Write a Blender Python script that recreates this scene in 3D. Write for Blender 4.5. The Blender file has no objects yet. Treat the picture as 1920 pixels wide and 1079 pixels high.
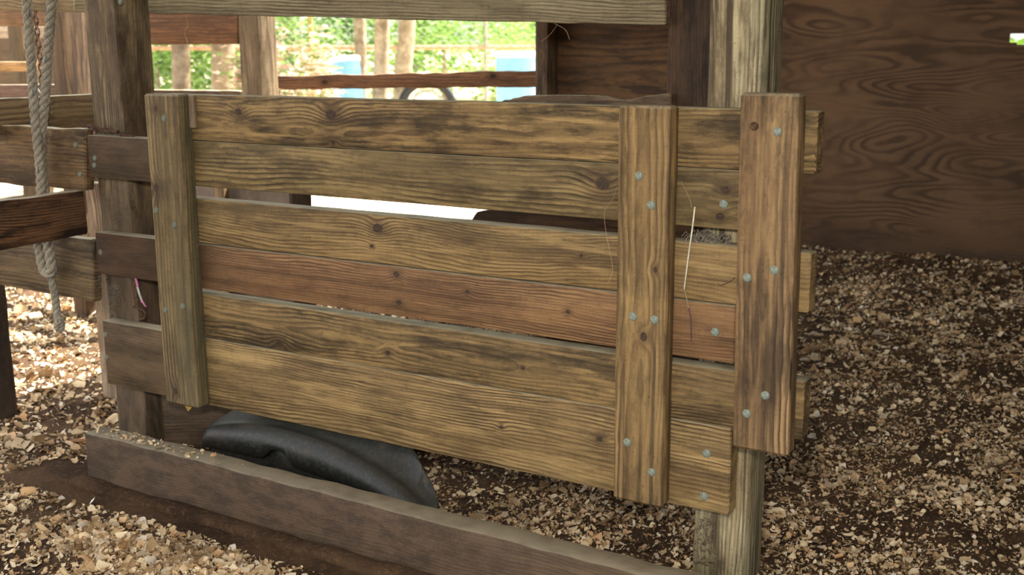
import bpy, math, random
import numpy as np
from mathutils import Vector, Matrix, noise as mn

SC = bpy.context.scene
COL = SC.collection
random.seed(7)
rng = np.random.default_rng(11)

# ------------------------------------------------------------------ camera
FPX = 2150.0
PITCH, YAW, ROLL = math.radians(12.2), math.radians(30.8), 0.0057
CAM = Vector((0.0, -2.61, 1.35))
FW = Vector((-math.sin(YAW)*math.cos(PITCH), math.cos(YAW)*math.cos(PITCH), -math.sin(PITCH)))
R0 = Vector((math.cos(YAW), math.sin(YAW), 0)); U0 = R0.cross(FW)
RT = R0*math.cos(ROLL) - U0*math.sin(ROLL)
UP = U0*math.cos(ROLL) + R0*math.sin(ROLL)
GZ = -0.07                                   # floor level

def ray(px, py): return FW + RT*((px-960)/FPX) - UP*((py-539.5)/FPX)
def onY(px, py, Y=0.0):
    d = ray(px, py); return CAM + d*((Y-CAM.y)/d.y)
def onX(px, py, X):
    d = ray(px, py); return CAM + d*((X-CAM.x)/d.x)
def onZ(px, py, Z=GZ):
    d = ray(px, py); return CAM + d*((Z-CAM.z)/d.z)

cd = bpy.data.cameras.new('camera'); cam = bpy.data.objects.new('camera', cd); COL.objects.link(cam)
M = Matrix((RT, UP, -FW)).transposed().to_4x4(); M.translation = CAM
cam.matrix_world = M
cd.sensor_width = 36; cd.lens = FPX/1920*36; cd.clip_start = 0.05; cd.clip_end = 500
cd.dof.use_dof = True; cd.dof.focus_distance = 3.15; cd.dof.aperture_fstop = 4.2
SC.camera = cam

# ------------------------------------------------------------------ nodes
def lin(c):
    return tuple(((x/255)/12.92 if x/255 <= .04045 else ((x/255+.055)/1.055)**2.4) for x in c) + (1.0,)

class NT:
    def __init__(s, name):
        s.m = bpy.data.materials.new(name); s.m.use_nodes = True
        s.t = s.m.node_tree; s.n = s.t.nodes; s.n.clear()
        s.out = s.n.new('ShaderNodeOutputMaterial'); s.b = s.n.new('ShaderNodeBsdfPrincipled')
        s.t.links.new(s.b.outputs[0], s.out.inputs[0])
    def put(s, sock, v):
        if isinstance(v, bpy.types.NodeSocket): s.t.links.new(v, sock)
        elif v is not None: sock.default_value = v
    def math(s, op, a, b=None, c=None, clamp=False):
        n = s.n.new('ShaderNodeMath'); n.operation = op; n.use_clamp = clamp
        s.put(n.inputs[0], a); s.put(n.inputs[1], b); s.put(n.inputs[2], c); return n.outputs[0]
    def vmath(s, op, a, b):
        n = s.n.new('ShaderNodeVectorMath'); n.operation = op
        s.put(n.inputs[0], a); s.put(n.inputs[1], b); return n.outputs[0]
    def noise(s, vec, scale=1, detail=2, rough=.5, dist=0):
        n = s.n.new('ShaderNodeTexNoise'); s.put(n.inputs['Vector'], vec)
        n.inputs['Scale'].default_value = scale; n.inputs['Detail'].default_value = detail
        n.inputs['Roughness'].default_value = rough; n.inputs['Distortion'].default_value = dist
        return n.outputs['Fac']
    def ss(s, v, a, b):          # smoothstep a..b -> 0..1 (a may exceed b)
        n = s.n.new('ShaderNodeMapRange'); n.interpolation_type = 'SMOOTHSTEP'
        s.put(n.inputs[0], v)
        if a <= b: n.inputs[1].default_value = a; n.inputs[2].default_value = b; n.inputs[3].default_value = 0; n.inputs[4].default_value = 1
        else: n.inputs[1].default_value = b; n.inputs[2].default_value = a; n.inputs[3].default_value = 1; n.inputs[4].default_value = 0
        return n.outputs[0]
    def mix(s, f, a, b, mode='MIX'):
        n = s.n.new('ShaderNodeMix'); n.data_type = 'RGBA'; n.blend_type = mode
        s.put(n.inputs[0], f); s.put(n.inputs[6], a); s.put(n.inputs[7], b); return n.outputs[2]
    def ramp(s, f, stops):
        n = s.n.new('ShaderNodeValToRGB'); s.put(n.inputs[0], f)
        e = n.color_ramp.elements
        while len(e) > 1: e.remove(e[-1])
        e[0].position = stops[0][0]; e[0].color = stops[0][1]
        for p, c in stops[1:]:
            k = e.new(p); k.color = c
        return n.outputs[0]
    def sat(s, c, k, v=1.0, hue=.5):
        n = s.n.new('ShaderNodeHueSaturation'); n.inputs['Saturation'].default_value = k; n.inputs['Value'].default_value = v; n.inputs['Hue'].default_value = hue
        s.put(n.inputs['Color'], c); return n.outputs[0]
    def comb(s, x, y, z):
        n = s.n.new('ShaderNodeCombineXYZ'); s.put(n.inputs[0], x); s.put(n.inputs[1], y); s.put(n.inputs[2], z); return n.outputs[0]
    def obj(s):
        n = s.n.new('ShaderNodeTexCoord'); return n.outputs['Object']
    def sep(s, v):
        n = s.n.new('ShaderNodeSeparateXYZ'); s.put(n.inputs[0], v); return n.outputs
    def normz(s):
        n = s.n.new('ShaderNodeNewGeometry'); return s.sep(n.outputs['Normal'])[2]
    def island(s):
        n = s.n.new('ShaderNodeNewGeometry'); return n.outputs['Random Per Island']
    def bump(s, h, strength=.3, dist=.002):
        n = s.n.new('ShaderNodeBump'); n.inputs['Strength'].default_value = strength
        n.inputs['Distance'].default_value = dist; s.put(n.inputs['Height'], h)
        s.put(s.b.inputs['Normal'], n.outputs[0])
    def fin(s, col, rough=.7, spec=.3, metal=0):
        s.put(s.b.inputs['Base Color'], col); s.put(s.b.inputs['Roughness'], rough)
        s.b.inputs['Specular IOR Level'].default_value = spec; s.b.inputs['Metallic'].default_value = metal
        return s.m

def wood(name, light=(176,140,88), mid=(132,98,60), dark=(78,56,36), pith=(.06,.03), sp=.009, knots=(),
         stain=.5, dust=.7, seed=0.0, contrast=1.0, warp=1.0, streak=.5, mud=0.0, mudcol=(100,78,58), ringk=.6,
         green=0.0, red=0.0, blotch=None, grime=None, mudx=None, band=.35):
    """weathered sawn pine, grain running along local X; growth rings cut by the board's own faces"""
    t = NT(name); o = t.obj(); X, Y, Z = t.sep(o)
    sx = t.math('ADD', X, seed*7.31)
    def nz(a, b, det=2, rough=.5, off=0.0):
        return t.noise(t.comb(t.math('MULTIPLY', t.math('ADD', sx, off), a), t.math('MULTIPLY', Y, b), t.math('MULTIPLY', t.math('ADD', Z, off), b)), 1, det, rough)
    low = t.math('SUBTRACT', nz(1.3, 3.2, 1), .5)
    midn = t.math('SUBTRACT', nz(5, 22, 2, off=3.1), .5)
    dy = t.math('SUBTRACT', Y, pith[0]); dz = t.math('SUBTRACT', Z, pith[1])
    r = t.math('SQRT', t.math('ADD', t.math('MULTIPLY', dy, dy), t.math('MULTIPLY', dz, dz)))
    r = t.math('ADD', r, t.math('MULTIPLY', low, .075*warp))
    r = t.math('ADD', r, t.math('MULTIPLY', midn, .006*warp))
    kmask = None; khalo = None
    for (kx, kz, kr) in knots:
        dx = t.math('DIVIDE', t.math('SUBTRACT', X, kx), 1.35); dk = t.math('SUBTRACT', Z, kz)
        d = t.math('SQRT', t.math('ADD', t.math('MULTIPLY', dx, dx), t.math('MULTIPLY', dk, dk)))
        d = t.math('ADD', d, t.math('MULTIPLY', midn, kr*.5))
        q = t.math('DIVIDE', d, kr*2.6)
        g = t.math('EXPONENT', t.math('MULTIPLY', t.math('MULTIPLY', q, q), -1))
        r = t.math('ADD', r, t.math('MULTIPLY', g, kr*1.6))
        km = t.ss(d, kr*1.1, kr*.75)
        kmask = km if kmask is None else t.math('MAXIMUM', kmask, km)
        kh = t.ss(d, kr*3.2, kr*.9)
        khalo = kh if khalo is None else t.math('MAXIMUM', khalo, kh)
    r = t.math('ADD', r, t.math('MULTIPLY', t.math('SUBTRACT', nz(2.4, 9, 3, .6, off=88.), .5), .030*warp))
    ph = t.math('DIVIDE', r, sp); fr = t.math('FRACT', ph)
    rise = t.ss(fr, .25, .85); fall = t.ss(fr, 1.0, .93)
    ring = t.math('MULTIPLY', rise, fall)
    cv = t.ss(nz(1.7, 9, 2, off=9.7), .3, .62)
    ringf = t.math('MULTIPLY', ring, t.math('MULTIPLY_ADD', cv, contrast*.75, contrast*.25), clamp=True)
    col = t.mix(ringf, lin(light), lin(dark))
    # broad tone changes along the grain
    tone = t.ss(nz(1.8, 9, 4, .65, off=17.3), .40, .58)
    col = t.mix(t.math('MULTIPLY', tone, ringk), col, lin(mid))
    if red: col = t.mix(t.math('MULTIPLY', t.ss(nz(.9, 14, 2, off=25.), .35, .6), red), col, lin((134,80,50)))
    bd = t.ss(nz(.7, 34, 3, .6, off=61.), .47, .62)
    col = t.mix(t.math('MULTIPLY', bd, band), col, lin(tuple(int(c*.8) for c in dark)))
    st = t.ss(nz(3.0, 11, 5, .7, off=31.1), .45, .62)
    col = t.mix(t.math('MULTIPLY', st, min(.95, stain*1.35)), col, lin(tuple(int(c*.62) for c in dark)))
    st2 = t.ss(nz(9, 26, 4, .75, off=131.), .50, .64)
    col = t.mix(t.math('MULTIPLY', st2, .16+stain*.4), col, lin(tuple(int(c*.5) for c in dark)))
    sk = t.ss(nz(2.6, 42, 3, .6, off=41.7), .54, .66)
    col = t.mix(t.math('MULTIPLY', sk, streak*.6), col, lin(tuple(min(255, int(c*1.13)) for c in light)))
    if green: col = t.mix(t.math('MULTIPLY', t.ss(nz(1.2, 8, 2, off=57.), .4, .65), green), col, lin((112,112,82)))
    if kmask is not None:
        col = t.mix(t.math('MULTIPLY', khalo, .45), col, lin((84,58,36)))
        kr2 = t.ss(t.noise(o, 190, 2), .35, .65)
        col = t.mix(t.math('MULTIPLY', kmask, .95), col, t.mix(kr2, lin((44,31,23)), lin((84,62,46))))
    # fibres, saw marks, grime
    fib = nz(16, 420, 3, .7, off=2.2)
    saw = nz(170, 6, 2, .5, off=5.)
    f2 = t.math('MULTIPLY_ADD', fib, .9, .44)
    f2 = t.math('MULTIPLY', f2, t.math('MULTIPLY_ADD', saw, .22, .89))
    col = t.mix(1.0, col, t.comb(f2, f2, f2), 'MULTIPLY')
    sp_ = t.ss(t.noise(o, 95, 3, .7), .60, .70)
    col = t.mix(t.math('MULTIPLY', sp_, .55), col, lin((48,36,27)))
    lt = t.ss(t.noise(o, 60, 3, .75), .70, .76)
    col = t.mix(t.math('MULTIPLY', lt, .35), col, lin((190,178,156)))
    if mud:
        mz = t.ss(nz(2.0, 7, 4, .7, off=71.), .62-mud*.5, .78-mud*.5)
        if mudx: mz = t.math('MULTIPLY', mz, t.math('MULTIPLY_ADD', t.ss(X, mudx[1], mudx[0]), .7, .3))
        grit = t.math('MULTIPLY_ADD', t.noise(o, 330, 3, .85), .9, .55)
        mb = t.mix(t.ss(nz(8, 20, 5, .75, off=151.), .40, .60), lin(mudcol), lin(tuple(int(c*.72) for c in mudcol)))
        mb = t.mix(t.math('MULTIPLY', t.ss(t.noise(o, 150, 3, .8), .60, .68), .5), mb, lin((150,130,102)))
        mb = t.mix(t.math('MULTIPLY', t.math('MULTIPLY', ring, cv), .28), mb, lin(tuple(int(c*.6) for c in mudcol)))
        mc = t.mix(1.0, mb, t.comb(grit, grit, grit), 'MULTIPLY')
        col = t.mix(t.math('MULTIPLY', mz, min(1, .55+mud*.45)), col, mc)
    if grime:
        gx_ = t.ss(t.math('ADD', X, t.math('MULTIPLY', low, .25)), grime[0], grime[1])
        gr2 = t.math('MULTIPLY_ADD', t.noise(o, 300, 2, .8), .5, .75)
        gc_ = t.mix(1.0, t.mix(t.ss(nz(3, 10, 4, .7, off=81.), .35, .65), lin(grime[3]), lin(tuple(int(c*.5) for c in grime[3]))), t.comb(gr2, gr2, gr2), 'MULTIPLY')
        col = t.mix(t.math('MULTIPLY', gx_, grime[2]), col, gc_)
    # settled dust on whatever faces up
    nzv = t.ss(t.normz(), .55, .9)
    dn = t.math('MULTIPLY', nzv, t.math('MULTIPLY_ADD', t.ss(t.noise(o, 14, 3), .25, .6), .4, .6))
    col = t.mix(t.math('MULTIPLY', dn, dust), col, lin((196,184,154)))
    col = t.sat(col, .95, .94, .506)
    h = t.math('SUBTRACT', t.math('MULTIPLY', fib, .8), t.math('MULTIPLY', ring, -.5))
    if kmask is not None: h = t.math('SUBTRACT', h, t.math('MULTIPLY', kmask, .6))
    t.bump(h, .35, .0016)
    return t.fin(col, t.math('MULTIPLY_ADD', fib, .25, .55), .28)

def simple(name, c, rough=.6, metal=0, var=.25, scale=30, c2=None, bump=0, spec=.4):
    t = NT(name); o = t.obj(); n = t.noise(o, scale, 3, .6)
    c2 = c2 or tuple(int(x*(1-var)) for x in c)
    col = t.mix(t.ss(n, .3, .7), lin(c), lin(c2))
    if bump: t.bump(n, bump, .002)
    return t.fin(col, rough, spec, metal)

# ------------------------------------------------------------------ objects
def tag(o, label=None, cat=None, group=None, kind=None):
    if label: o['label'] = label
    if cat: o['category'] = cat
    if group: o['group'] = group
    if kind: o['kind'] = kind
    return o

def empty(name, loc, label, cat, group=None):
    o = bpy.data.objects.new(name, None); COL.objects.link(o); o.location = loc; o.empty_display_size = .1
    return tag(o, label, cat, group)

def link(name, verts, faces, mat, parent=None, mw=None, smooth=True, angle=35):
    me = bpy.data.meshes.new(name)
    me.from_pydata([tuple(v) for v in verts], [], faces); me.update()
    if smooth:
        me.polygons.foreach_set('use_smooth', [True]*len(me.polygons))
        me.set_sharp_from_angle(angle=math.radians(angle))
    ob = bpy.data.objects.new(name, me); COL.objects.link(ob)
    for m in (mat if isinstance(mat, (list, tuple)) else [mat]): me.materials.append(m)
    mw = mw or Matrix.Identity(4)
    if parent is not None:
        ob.parent = parent
        ob.matrix_basis = Matrix.Translation(-Vector(parent.location)) @ mw
    else: ob.matrix_basis = mw
    return ob

def plank(name, bl, br, tr, tl, thick, mat, parent=None, along='u', seg=24, rad=.004, wob=.0012, seed=0, top=None):
    """a board: front face corners bl br tr tl (world), depth added away from the viewer's side.
    along='u': grain bl->br ; along='v': grain bl->tl. Local X = grain."""
    bl, br, tr, tl = map(Vector, (bl, br, tr, tl))
    if along == 'v': bl, br, tr, tl = br, tr, tl, bl       # rotate so that u runs upwards
    c = (bl+br+tr+tl)/4
    ex = ((br+tr)-(bl+tl)).normalized()
    ez = ((tl+tr)-(bl+br)); ez = (ez - ex*ez.dot(ex)).normalized()
    ey = ez.cross(ex)
    B = Matrix((ex, ey, ez)).transposed(); mw = B.to_4x4(); mw.translation = c
    inv = B.transposed()
    l = [inv @ (p-c) for p in (bl, br, tr, tl)]
    if (c-CAM).dot(ey) < 0: thick = -thick                 # thickness away from camera
    verts = []; faces = []
    stations = [0, .0]; us = [0.0] + [i/seg for i in range(seg+1)] + [1.0]
    n = None
    for si, u in enumerate(us):
        b = l[0].lerp(l[1], u); t = l[3].lerp(l[2], u)
        L = (l[1]-l[0]).length
        cap = si == 0 or si == len(us)-1
        x = b.x*.5 + t.x*.5
        ins = rad*.8 if cap else 0
        # end bevel: the first loft ring is inset, the second sits rad inwards
        if si == 1: sh = rad
        elif si == len(us)-2: sh = -rad
        else: sh = 0
        w1 = wob*(mn.noise(Vector((u*L*9+seed*5.1, 1.7, seed)))); w2 = wob*(mn.noise(Vector((u*L*9+seed*3.3, 7.7, seed+4))))
        zb = b.z + ins + w1; zt = t.z - ins + w2
        if top: zt += top(u)
        y0, y1 = (0, thick); sg = 1 if thick > 0 else -1
        y0 += sg*ins; y1 -= sg*ins
        r = rad
        ring = []
        def P(y, z, xx):
            ring.append((xx+sh, y, z))
        for (yy, zz, cy, cz) in ((y0, zb, 1, 1), (y1, zb, -1, 1), (y1, zt, -1, -1), (y0, zt, 1, -1)):
            a1 = (yy, zz + cz*r); a2 = (yy + sg*cy*r*.29, zz + cz*r*.29); a3 = (yy + sg*cy*r, zz)
            pts = (a1, a2, a3) if (yy, zz) in ((y0, zb), (y1, zt)) else (a3, a2, a1)
            for (py, pz) in pts:
                f = 0 if abs(t.z-b.z) < 1e-9 else (pz-b.z)/(t.z-b.z)
                P(py, pz, b.x + (t.x-b.x)*f)
        n = len(ring); verts += ring
    m = len(us)
    flip = thick < 0
    for i in range(m-1):
        for j in range(n):
            a, b2, c2, d = i*n+j, i*n+(j+1) % n, (i+1)*n+(j+1) % n, (i+1)*n+j
            faces.append((a, b2, c2, d) if flip else (a, d, c2, b2))
    e0 = tuple(range(n)); e1 = tuple((m-1)*n+k for k in range(n))
    faces.append(tuple(reversed(e0)) if flip else e0); faces.append(e1 if flip else tuple(reversed(e1)))
    return link(name, verts, faces, mat, parent, mw)

def box(name, x0, x1, y0, y1, z0, z1, mat, parent=None, grain='x', **k):
    """axis aligned board given by its extents; grain 'x','y' or 'z'"""
    if grain == 'y':     # show +X face
        a = [(x1, y0, z0), (x1, y1, z0), (x1, y1, z1), (x1, y0, z1)]
        return plank(name, *a, x1-x0, mat, parent, 'u', **k)
    a = [(x0, y0, z0), (x1, y0, z0), (x1, y0, z1), (x0, y0, z1)]
    return plank(name, *a, y1-y0, mat, parent, 'v' if grain == 'z' else 'u', **k)

def tube_geo(pts, rad, sides=8, verts=None, faces=None, cap=True):
    verts = [] if verts is None else verts; faces = [] if faces is None else faces
    pts = [Vector(p) for p in pts]; base = len(verts); prev = None
    for i, p in enumerate(pts):
        d = (pts[min(i+1, len(pts)-1)] - pts[max(i-1, 0)])
        d = d.normalized() if d.length > 1e-9 else Vector((0, 0, 1))
        if prev is None:
            a = Vector((0, 0, 1)) if abs(d.z) < .9 else Vector((1, 0, 0))
            nx = d.cross(a).normalized()
        else:
            nx = prev - d*prev.dot(d); nx = nx.normalized() if nx.length > 1e-6 else d.orthogonal().normalized()
        prev = nx; ny = d.cross(nx)
        r = rad[i] if hasattr(rad, '__len__') else rad
        for k in range(sides):
            a = 2*math.pi*k/sides
            verts.append(tuple(p + nx*math.cos(a)*r + ny*math.sin(a)*r))
    for i in range(len(pts)-1):
        for k in range(sides):
            a = base+i*sides+k; b = base+i*sides+(k+1) % sides
            faces.append((a, b, b+sides, a+sides))
    if cap:
        faces.append(tuple(base+k for k in reversed(range(sides))))
        faces.append(tuple(base+(len(pts)-1)*sides+k for k in range(sides)))
    return verts, faces

def tube(name, pts, rad, mat, parent=None, sides=8):
    c = Vector(pts[0]); v, f = tube_geo([Vector(p)-c for p in pts], rad, sides)
    return link(name, v, f, mat, parent, Matrix.Translation(c), angle=60)

def catmull(P, n=8):
    P = [Vector(p) for p in P]; Q = [P[0]*2-P[1]] + P + [P[-1]*2-P[-2]]; out = []
    for i in range(1, len(Q)-2):
        for k in range(n):
            t = k/n; a, b, c, d = Q[i-1:i+3]
            out.append(.5*((2*b) + (c-a)*t + (2*a-5*b+4*c-d)*t*t + (3*b-a-3*c+d)*t**3))
    out.append(P[-1]); return out

# ------------------------------------------------------------------ plain materials
zinc = simple('galvanised_zinc', (150,158,144), .62, .15, .3, 260, (104,112,100), .3)
zinc_dull = simple('tarnished_zinc', (128,134,116), .7, .1, .3, 200, (94,96,84), .15)
rust = simple('rusty_iron', (110,84,62), .85, .3, .5, 160, (62,40,30), .4)
rust2 = simple('rusty_chain', (96,62,46), .85, .3, .5, 160, (52,36,30), .4)
grey_steel = simple('grey_steel', (96,92,86), .6, .4, .3, 60)

BOLT = None
def bolt(p, parent, mat=zinc, r=.0115, nrm=Vector((0, -1, 0)), hexed=False):
    rings = [(1.0, -.001), (1.0, .0009), (.93, .0019), (.7, .0029), (.4, .0034), (.12, .0036)]
    verts = []; faces = []; S = 8 if hexed else 16
    for rr, h in rings:
        for k in range(S):
            a = 2*math.pi*k/S; verts.append((math.cos(a)*r*rr, math.sin(a)*r*rr, h*r/.011))
    for i in range(len(rings)-1):
        for k in range(S):
            a = i*S+k; b = i*S+(k+1) % S; faces.append((a, b, b+S, a+S))
    faces.append(tuple((len(rings)-1)*S+k for k in range(S)))
    q = nrm.to_track_quat('Z', 'Y').to_matrix().to_4x4() @ Matrix.Rotation(random.random(), 4, 'Z')
    q.translation = p
    return link('bolt', verts, faces, mat, parent, q, angle=50)

# ------------------------------------------------------------------ the sliding gate and the fixed rails
T = .055
FY = 0.0          # board faces
SY = -.055        # stile faces
# local x of a board = world x - centre
def kn(px, py, cx, cz, r, Y=0.0):
    p = onY(px, py, Y); return (p.x-cx, p.z-cz, r)
def knv(px, py, cx, cz, r, Y=SY):
    # upright board: local X = world up, local Z = towards -x
    p = onY(px, py, Y); return (p.z-cz, -(p.x-cx), r)

gate = empty('sliding_gate', (-1.85, .02, .34), 'slatted wooden sliding gate of three boards with a wide upright batten at each end', 'gate')
fence = empty('fence_panel', (-2.1, .02, .17), 'three fixed weathered rails between the gate boards with one upright batten right of centre', 'fence')
def grows(lst): return lst
rows = {   # z bottom, z top
 1: (1.045, 1.188), 2: (.900, 1.043), 3: (.717, .860), 4: (.567, .712), 5: (.401, .548), 6: (.168, .399)}
GX0, GX1 = -2.86, -.745
RX0, RX1 = -3.225, -.922
def gc(i): return ((GX0+GX1)/2, sum(rows[i])/2)
def rc(i): return ((RX0+RX1)/2, sum(rows[i])/2)
c = gc(1)
w1 = wood('gate_top_board_wood', (172,136,84), (122,92,56), (74,54,34), (.03,-.02), .010, [kn(447,210,*c,.011), kn(625,268,*c,.007), kn(620,215,*c,.016)], stain=.55, seed=1, streak=.9)
c = gc(3)
w3 = wood('gate_middle_board_wood', (176,140,88), (134,102,62), (86,62,38), (.05,-.12), .0085, [kn(708,428,*c,.014), kn(697,462,*c,.005), kn(1090,480,*c,.005)], stain=.3, seed=3, streak=.7)
c = gc(5)
w5 = wood('gate_low_board_wood', (166,130,80), (116,90,56), (70,54,36), (.02,.0), .011, [kn(524,645,*c,.012), kn(727,662,*c,.008), kn(980,690,*c,.006)], stain=.5, seed=5.4, streak=.8, warp=1.2)
c = rc(2)
w2 = wood('rail_upper_wood', (160,130,82), (118,94,58), (76,58,38), (.04,-.10), .013, [kn(1130,345,*c,.018), kn(1361,357,*c,.010), kn(1350,407,*c,.010)], stain=.45, seed=8.2, streak=.5, ringk=.8, grime=(-.62,-.86,.9,(88,64,44)))
c = rc(4)
w4 = wood('rail_reddish_wood', (166,122,78), (126,88,56), (90,58,38), (.05,.11), .0075, [kn(743,515,*c,.009), kn(748,568,*c,.008), kn(876,548,*c,.006), kn(1065,585,*c,.006)], stain=.25, seed=2.6, streak=.35, red=.22, contrast=1.0, band=.5, grime=(-.35,-.84,.9,(80,56,40)))
c = rc(6)
w6 = wood('rail_bottom_wood', (182,146,92), (136,104,64), (84,60,38), (.05,-.15), .0098, [kn(1124,824,*c,.008), kn(940,802,*c,.005)], stain=.3, seed=6.6, streak=.7, contrast=1.1, grime=(-.55,-.84,.85,(104,80,58)))
for i, w in ((1, w1), (3, w3), (5, w5)):
    z0, z1 = rows[i]
    dz = {1: .003, 3: .003, 5: 0}[i]
    plank('board', (GX0, FY, z0), (GX1, FY, z0), (GX1, FY, z1), (GX0, FY, z1-dz*0), T, w, gate, seg=60, rad=.004, wob=.0012, seed=i)
for i, w in ((2, w2), (4, w4), (6, w6)):
    z0, z1 = rows[i]
    plank('rail', (RX0, FY, z0), (RX1, FY, z0), (RX1, FY, z1), (RX0, FY, z1), T, w, fence, seg=60, rad=.004, wob=.0012, seed=i)
def upright(name, x0, x1, z0, z1, w, parent, lean0=0, lean1=0, **k):
    return plank(name, (x0, SY, z0), (x1, SY, z0), (x1+lean1, SY, z1), (x0+lean0, SY, z1), abs(SY)-.0005, w, parent, 'v', seg=40, rad=.006, wob=.0015, **k)
# left batten
lx0, lx1 = -2.872, -2.722
cx, cz = (lx0+lx1)/2, .68
wl = wood('gate_left_batten_wood', (160,130,86), (118,94,62), (82,62,42), (.05,-.075), .012, [knv(293,353,cx,cz,.011), knv(330,735,cx,cz,.009), knv(292,205,cx,cz,.008)], stain=.35, seed=11, streak=.3, warp=.6, green=.3, band=.5)
upright('batten', lx0, lx1, .172, 1.19, wl, gate, seed=3)
wr_ = None
rx0, rx1 = -.906, -.771
cx, cz = (rx0+rx1)/2, .8
wr = wood('gate_right_batten_wood', (172,134,88), (132,98,64), (84,60,42), (.035,.0), .012, [], stain=.45, seed=13.3, streak=.35, warp=1.0, ringk=.75, band=.6)
upright('batten', rx0+.006, rx1+.01, .373, 1.228, wr, gate, lean0=-.012, lean1=-.012, seed=5)
mx0, mx1 = -1.219, -1.082
cx, cz = (mx0+mx1)/2, .684
wm = wood('fence_batten_wood', (176,138,86), (134,102,62), (88,64,40), (.03,.0), .013, [knv(1207,632,cx,cz,.010), knv(1228,506,cx,cz,.006)], stain=.35, seed=17.1, streak=.5, warp=1.1, ringk=.6, band=.7)
upright('batten', mx0, mx1, .174, 1.193, wm, fence, seed=7)
# thin offcut between left batten and top board
shim = wood('offcut_wood', (190,168,140), (150,120,92), (110,84,60), stain=.2, seed=21)
plank('shim', (-2.728, -.012, 1.085), (-2.70, -.012, 1.085), (-2.70, -.012, 1.186), (-2.728, -.012, 1.186), .012, shim, gate, 'v', seg=6, rad=.002, wob=.001)
for px, py in ((308,222),(327,423),(293,395),(343,575),(311,582),(1401,521),(1452,507),(1400,776),(1435,742)):
    bolt(onY(px, py, SY), gate, zinc_dull if px < 400 else zinc, .0108)
for px, py in ((1414,237),(1458,247)): bolt(onY(px, py, SY), gate, rust if px < 1420 else zinc, .0105)
for px, py in ((1198,330),(1221,385),(1187,594),(1227,600),(1176,830),(1222,886)): bolt(onY(px, py, SY), fence, zinc, .0112, hexed=(px in (1198,1222)))
for px, py in ((1357,383),(1341,623),(1325,851),(1320,931),(178,297),(189,473),(198,628),(200,671),(177,310)):
    bolt(onY(px, py, FY), fence, zinc if px > 500 else zinc_dull, .0112 if px > 500 else .0095)

# ------------------------------------------------------------------ posts
wp = wood('right_post_wood', (196,180,140), (160,134,96), (94,70,50), (.0,.01), .011, [], stain=.45, seed=31, streak=.9, warp=.6, green=.35, ringk=.7, band=.95)
rp = box('square_post', -1.036, -.896, .056, .198, -.4, 2.6, wp, None, 'z', seg=60, rad=.006, wob=.004)
tag(rp, 'thick square post behind the right end of the gate, pale above and grey green below', 'post')
wp2 = wood('left_post_wood', (170,144,106), (128,104,76), (80,62,46), (.02,.02), .009, [], stain=.4, seed=33.5, streak=.25, warp=.8, mud=.35, mudcol=(92,70,54), grime=(-.05,-.5,.8,(108,86,68)))
lp = plank('square_post', (-3.255, .056, -.4), (-3.105, .056, -.4), (-3.105, .056, 2.6), (-3.255, .056, 2.6), .15, wp2, None, 'v', seg=90, rad=.007, wob=.009, seed=12)
tag(lp, 'dark worn square post with gnawed edges behind the left ends of the rails', 'post')
bolt(onY(226, 3, .055), lp, zinc_dull, .011).matrix_basis = lp.matrix_basis.inverted() @ (Matrix.Translation(onY(226, 3, .055)) @ Vector((0,-1,0)).to_track_quat('Z','Y').to_matrix().to_4x4())

# top rail behind the left post, running to the dark post
wt = wood('top_rail_wood', (190,172,134), (154,134,102), (108,90,66), (.05,.10), .011, [(-.2,.02,.012)], stain=.25, seed=36, streak=.4, dust=.3)
a = onY(262, 25, .19); b = onY(1250, 48, 1.0); c_ = onY(262, -95, .19); d_ = onY(1250, -75, 1.0)
ext = (a-b)*.13
def knot_local(): pass
tr_ = plank('horizontal_rail', a+ext, b, d_, c_+ext, .04, wt, None, 'u', seg=50, rad=.006, wob=.004, seed=4)
tag(tr_, 'grey brown rail crossing the top of the picture above the gate', 'rail')
wt2 = wood('top_rail_left_wood', (176,148,104), (134,108,76), (92,72,50), (.05,.08), .012, [], stain=.25, seed=38)
tr2 = plank('horizontal_rail', onY(-120,17,.2), onY(149,22,.2), onY(152,-95,.2), onY(-120,-95,.2), .04, wt2, None, 'u', seg=20, rad=.006, wob=.004, seed=14)
tag(tr2, 'pale brown rail meeting the worn left post in the top left corner', 'rail')
# corner post in the stall behind; its shade is put into the dark wood colours
wd = wood('shaded_post_wood', (96,68,46), (74,52,36), (46,32,24), (.03,.02), .010, [], stain=.6, seed=41, streak=.15, dust=.2)
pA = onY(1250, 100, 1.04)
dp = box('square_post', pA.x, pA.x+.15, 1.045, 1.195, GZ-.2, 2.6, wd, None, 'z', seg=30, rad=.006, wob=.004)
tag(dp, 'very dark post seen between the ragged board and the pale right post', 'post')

# ------------------------------------------------------------------ rails left of the left post
wr1 = wood('left_rail_wood', (150,114,72), (112,82,54), (70,50,34), (.05,.09), .011, [(.78,0,.015)], stain=.55, seed=44)
r1 = plank('side_rail', onY(-150,334,.0), onY(161,357,.0), onY(159,242,.0), onY(-150,228,.0), .04, wr1, None, 'u', seg=30, rad=.006, wob=.006, seed=21)
tag(r1, 'bolted brown rail behind the rope left of the worn post', 'rail')
for px, py in ((142,272),(150,327)):
    q = Matrix.Translation(onY(px, py, -.001)) @ Vector((0,-1,0)).to_track_quat('Z','Y').to_matrix().to_4x4()
    bolt(Vector(), r1, zinc_dull, .0095).matrix_basis = r1.matrix_basis.inverted() @ q
wr2 = wood('left_low_rail_wood', (140,112,76), (106,84,58), (68,52,38), (.05,.09), .013, [], stain=.45, seed=46, mud=.15)
r2 = plank('side_rail', onY(-150,508,.0), onY(176,567,.0), onY(173,450,.0), onY(-150,402,.0), .04, wr2, None, 'u', seg=30, rad=.006, wob=.005, seed=22)
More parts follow.
